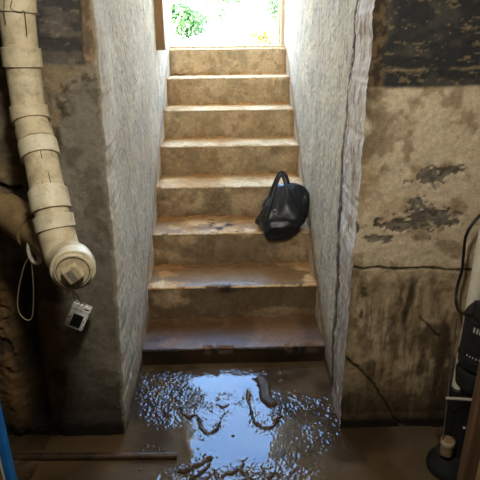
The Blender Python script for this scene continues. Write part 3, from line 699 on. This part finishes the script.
# ------------------------------------------------------------------ blue-edged upright board, lower left
blue = mat('blue_plastic_edge', lin(24, 112, 190), lin(34, 124, 204), .45, 20)
card = mat('tan_board_face', lin(150, 116, 80), lin(168, 132, 94), .8, 14)
whit = mat('white_bead', lin(220, 214, 200), rough=.5)
yb = 1.14; e0 = at(12.3, 480, y=yb); e1 = at(.0, 414, y=yb)
bl = thing('upright_board', 'tan upright board with blue edging and white bead at lower left corner', 'board', (e0[0]-.1, yb, FZ))
ex = float(e0[0]); zt_ = .78
box('blue_edge', (ex-.020, yb, FZ-.005), (ex, yb+.03, zt_), blue, bl, bevel=.003)
box('white_bead', (ex-.029, yb+.002, FZ-.005), (ex-.0205, yb+.028, zt_-.01), whit, bl, bevel=.002)
box('face_panel', (ex-.33, yb+.006, FZ-.005), (ex-.0295, yb+.024, zt_-.02), card, bl, bevel=.002)

# ------------------------------------------------------------------ pedestal sump pump, right
blk = mat('black_pump_paint', lin(22, 23, 25), lin(34, 35, 37), .38, 30)
blk2 = mat('dull_black_casting', lin(14, 18, 17), lin(24, 28, 26), .7, 30, bump=.2)
prn = mat('pale_print', lin(196, 192, 180), rough=.6)
galv = mat('galvanised_rod', lin(120, 116, 108), lin(142, 138, 130), .4, 60, metal=.6)
yp = 1.40; pb = at(454, 470, y=yp); xpump = float(at(476, 350, y=yp)[0])
pump = thing('sump_pump', 'black pedestal sump pump with round motor and thin float rod', 'pump', (xpump, yp, FZ))
def zat(px, py, y=yp): return float(at(px, py, y=y)[2])
zm0, zm1 = zat(470, 364), zat(470, 312)
rm = .073; xm = float(at(463.5, 340, y=yp)[0])+rm
def cyl(name, x, y, zr, m, par, seg_=36): # zr list of (z, r)
    return tube_obj(name, [(x, y, z) for z, _ in zr], [r for _, r in zr], m, par, seg_)
mot = cyl('motor', xm, yp, [(zm0-.012, .05), (zm0, rm-.004), (zm0+.004, rm), (zm1-.01, rm), (zm1, rm-.006), (zm1+.012, rm*.8), (zm1+.02, rm*.5)], blk, pump)
cyl('motor_band', xm, yp, [(zm0+.030, rm+.0005), (zm0+.031, rm+.003), (zm0+.040, rm+.003), (zm0+.041, rm+.0005)], blk2, mot)
cyl('motor_band', xm, yp, [(zm1-.028, rm+.0005), (zm1-.027, rm+.003), (zm1-.018, rm+.003), (zm1-.017, rm+.0005)], blk2, mot)
box('switch_box', (xm-.070, yp-.075, zm1-.002), (xm+.03, yp-.01, zm1+.05), blk, pump, bevel=.006)
# light marks printed on the motor
for i, a0 in enumerate((-2.62, -2.48, -2.36)):
    zz = zm1-.045; bm = bmesh.new(); bx(bm, (-.0022, -.001, -.009), (.0022, .001, .009))
    bmesh.ops.transform(bm, matrix=Matrix.Translation((xm+(rm+.0006)*math.cos(a0), yp+(rm+.0006)*math.sin(a0), zz))@Matrix.Rotation(a0+math.pi/2, 4, 'Z'), verts=bm.verts); bm_obj('print_mark', bm, prn, mot)
for i in range(6):
    a0 = -2.75+.14*i; bm = bmesh.new(); bx(bm, (-.0014, -.001, -.003), (.0014, .001, .003))
    bmesh.ops.transform(bm, matrix=Matrix.Translation((xm+(rm+.0006)*math.cos(a0), yp+(rm+.0006)*math.sin(a0), zm0+.055))@Matrix.Rotation(a0+math.pi/2, 4, 'Z'), verts=bm.verts); bm_obj('print_mark', bm, prn, mot)
cyl('column', xm-.012, yp, [(FZ+.05, .045), (FZ+.1, .034), (zm0*.5, .034), (zm0-.05, .04), (zm0, .052)], blk, pump)
cyl('collar', xm-.012, yp, [(zm0-.085, .034), (zm0-.08, .058), (zm0-.03, .064), (zm0-.012, .058)], blk2, pump)
# bracket that guides the float rod
rod0 = at(457, 316, y=yp-.03); rod1 = at(441, 455, y=yp-.03)
xr_, yr_ = float(rod1[0]), yp-.03
tube_obj('float_rod', [(float(rod0[0]), yr_, float(rod0[2])), (xr_, yr_, float(rod1[2]))], .0028, galv, pump, 10)
zbk = zat(450, 397, yp-.03); xbk = float(at(446.5, 397, y=yr_)[0])
tube_obj('rod_bracket', [(xbk-.004, yr_-.006, zbk), (xbk+.03, yr_-.008, zbk-.001), (xm+.0, yr_-.022, zbk)], .0055, mat('pale_bracket', lin(168, 160, 142), rough=.5), pump, 10)
zf = zat(446, 446, yp-.03)
flo = cyl('float', xr_+.016, yr_, [(zf-.035, .014), (zf-.032, .021), (zf+.028, .022), (zf+.032, .016)], mat('tan_float', lin(122, 100, 70), lin(150, 130, 96), .7, 40), pump, 20)
cyl('float_band', xr_+.016, yr_, [(zf+.006, .0221), (zf+.008, .0236), (zf+.026, .0236), (zf+.028, .0221)], mat('pale_tape', lin(176, 164, 138), rough=.6), flo, 20)
box('label_dot', (xm-.048, yp-.052, zat(458, 418)-.004), (xm-.040, yp-.046, zat(458, 418)+.004), prn, pump, bevel=.002)
cyl('pump_base', xm-.05, yp, [(FZ-.012, .072), (FZ+.012, .076), (FZ+.03, .072), (FZ+.045, .062), (FZ+.07, .05)], blk2, pump)

# white discharge pipe behind the pump
dp = thing('discharge_pipe', 'upright white plastic pipe rising behind the sump pump', 'pipe', (float(at(463, 330, y=1.49)[0]), 1.49, FZ))
xd = float(at(470.5, 320, y=1.525)[0])
wp = dirty_pvc('white_pvc', lin(214, 206, 182), lin(226, 220, 200), lin(184, 168, 132), .05)
cyl('pipe_section', xd, 1.525, [(.35, .0235), (1.9, .0235)], wp, dp, 28)
cyl('coupling', xd, 1.525, [(.27, .026), (.275, .031), (.36, .031), (.365, .026)], blk2, dp, 28)
cyl('lower_pipe', xd, 1.525, [(FZ-.005, .024), (.275, .024)], blk2, dp, 28)

# black power cord
cordb = mat('black_rubber_cord', lin(18, 17, 17), rough=.5)
pts = [PP(500, 198, 1.70), PP(486, 210, 1.69), PP(474, 222, 1.68), PP(466, 236, 1.68), PP(463.5, 255, 1.69), PP(462, 270, 1.69), PP(457.5, 286, 1.69), PP(456, 300, 1.67), PP(459, 311, 1.60), PP(468, 314, 1.52), PP(480, 314, 1.485)]
tube_obj('power_cord', spline(pts, 8), .0052, cordb, None, 10, label='black power cord curving down the right wall to the pump', category='cord')

# wooden post, lower right corner
lum = mat('old_lumber', lin(88, 63, 40), lin(112, 82, 54), .75, 6, stretch=(8, 8, .5), bump=.3)
yl = 1.16; lx = float(at(463.5, 478, y=yl)[0])
post = thing('wooden_post', 'short brown wooden post standing at the lower right corner', 'post', (lx+.045, yl+.02, FZ))
box('post_body', (lx, yl, FZ-.005), (lx+.09, yl+.038, .80), lum, post, bevel=.003)
box('pale_face', (lx+.036, yl-.022, .18), (lx+.075, yl-.0005, .62), mat('pale_lumber', lin(160, 126, 86), lin(178, 146, 104), .75, 6, stretch=(8, 8, .5)), post, bevel=.003)  # paler strip laid on as the post's lighter right-hand face

# ------------------------------------------------------------------ black handbag on the third step
leather = mat('black_leather', lin(18, 19, 23), lin(27, 29, 35), .36, 14, bump=.9, bscale=28, spec=.6)
leather2 = mat('dark_blue_leather', lin(28, 34, 48), lin(38, 46, 62), .35, 14, bump=.2, bscale=45)
zs3 = 3*R+.004; bc = Vector(at(281, 228, z=zs3)); bc.y = Y0+2*T+.045
bag = thing('handbag', 'slouchy black leather handbag with two handles on the stair step', 'bag', (bc.x, bc.y, zs3))
nz, na = 44, 72
tz = tt(0, 1, nz); th = tt(0, 2*math.pi, na, endpoint=False) if False else np.linspace(0, 2*math.pi, na, endpoint=False)
TZ, TH = np.meshgrid(tz, th, indexing='ij')
hh = .252
rx = np.interp(TZ, [0, .03, .10, .28, .45, .62, .78, .90, .97, 1], [.080, .100, .122, .140, .140, .128, .110, .085, .055, .0])
ry = np.interp(TZ, [0, .03, .10, .28, .45, .62, .78, .90, .97, 1], [.084, .094, .098, .104, .096, .080, .060, .040, .024, .0])
fold = .13*np.sin(5*TH+2.2*TZ+.6)*ss(.15, .7, TZ)*ss(1.02, .9, TZ)+.06*np.sin(9*TH-5*TZ+1)*ss(.25, .8, TZ)
fold += -.09*np.abs(np.sin(4*TH+3.1*TZ+1.2))**.5*ss(.1, .5, TZ)*ss(1.0, .85, TZ)-.06*np.exp(-((TZ-.32-.05*np.sin(3*TH))/.035)**2)
fold += .34*(fbm(TH*1.1, TZ*3, 1.3, 3, 500)-.5)*np.minimum(1, np.minimum(TH, 2*math.pi-TH)*2)
k_ = 1+fold
X = rx*k_*np.sign(np.cos(TH))*np.abs(np.cos(TH))**.85; Yb = ry*k_*np.sign(np.sin(TH))*np.abs(np.sin(TH))**.85
Zb = TZ*hh
lean = Matrix.Rotation(.10, 3, 'Y')
X = X+.045*TZ-.022+.02*ss(.0, .35, TZ); Yb = Yb+.060*TZ**1.5; Zb = Zb-.046*ss(-.004, -.036, Yb+.047)*ss(.75, .0, TZ)-.05*ss(.02, -.13, X)*ss(.45, 1., TZ)
# body sags lower at the front left
P = np.stack([X, Yb, Zb], -1).reshape(-1, 3)
idx = np.arange(nz*na).reshape(nz, na); faces = []
for i in range(nz-1):
    for j in range(na): faces.append((idx[i, j], idx[i, (j+1) % na], idx[i+1, (j+1) % na], idx[i+1, j]))
faces.append(tuple(idx[0, ::-1]))
P = P+np.array([bc.x, bc.y, zs3]); me = bpy.data.meshes.new('bag_body'); me.from_pydata(P.tolist(), [], [tuple(int(v) for v in f) for f in faces])
for p in me.polygons: p.use_smooth = True
bag_o = link('bag_body', me, leather, bag)
def bp(x, y, z): return (bc.x+x, bc.y+y, zs3+z)
def strap(bm, pts, wd, th_):
    pts = spline(pts, 8); n = len(pts); prev = None; rings = []
    for i, p in enumerate(pts):
        d = (pts[min(i+1, n-1)]-pts[max(i-1, 0)]).normalized(); s_ = d.cross(Vector((0, -1, .15))).normalized(); n_ = s_.cross(d).normalized()
        rings.append([bm.verts.new(p+s_*wd*a_+n_*th_*b_) for a_, b_ in ((-1, -.5), (0, -1), (1, -.5), (1, .5), (0, 1), (-1, .5))])
    for a_, b_ in zip(rings[:-1], rings[1:]):
        for i in range(6): bm.faces.new((a_[i], a_[(i+1) % 6], b_[(i+1) % 6], b_[i]))
    bm.faces.new(rings[0]); bm.faces.new(rings[-1])
for pts in ([bp(-.085, -.085, .10), bp(-.065, -.062, .17), bp(-.040, -.03, .245), bp(-.015, .0, .300), bp(.002, .012, .302), bp(.016, -.005, .265), bp(.024, -.025, .225), bp(.03, -.05, .165)],
            [bp(-.070, .03, .165), bp(-.048, .045, .225), bp(-.024, .05, .282), bp(.0, .055, .312), bp(.024, .05, .296), bp(.040, .045, .256), bp(.050, .03, .215)]):
    bm = bmesh.new(); strap(bm, pts, .0085, .0035); bm_obj('handle', bm, leather, bag, smooth=True)
tube_obj('piping', spline([bp(.085, -.06, .14), bp(.065, -.06, .195), bp(.055, -.02, .235), bp(.075, .03, .228), bp(.105, .01, .175), bp(.118, -.035, .11)], 6), .004, leather, bag, 8)
brass = mat('dull_metal_ring', lin(150, 144, 132), rough=.3, metal=.8)
tube_obj('strap_ring', [Vector(bp(-.045+.012*math.cos(a_), -.112, .137+.012*math.sin(a_))) for a_ in tt(0, 2*math.pi, 17)], .0022, brass, bag, 8)
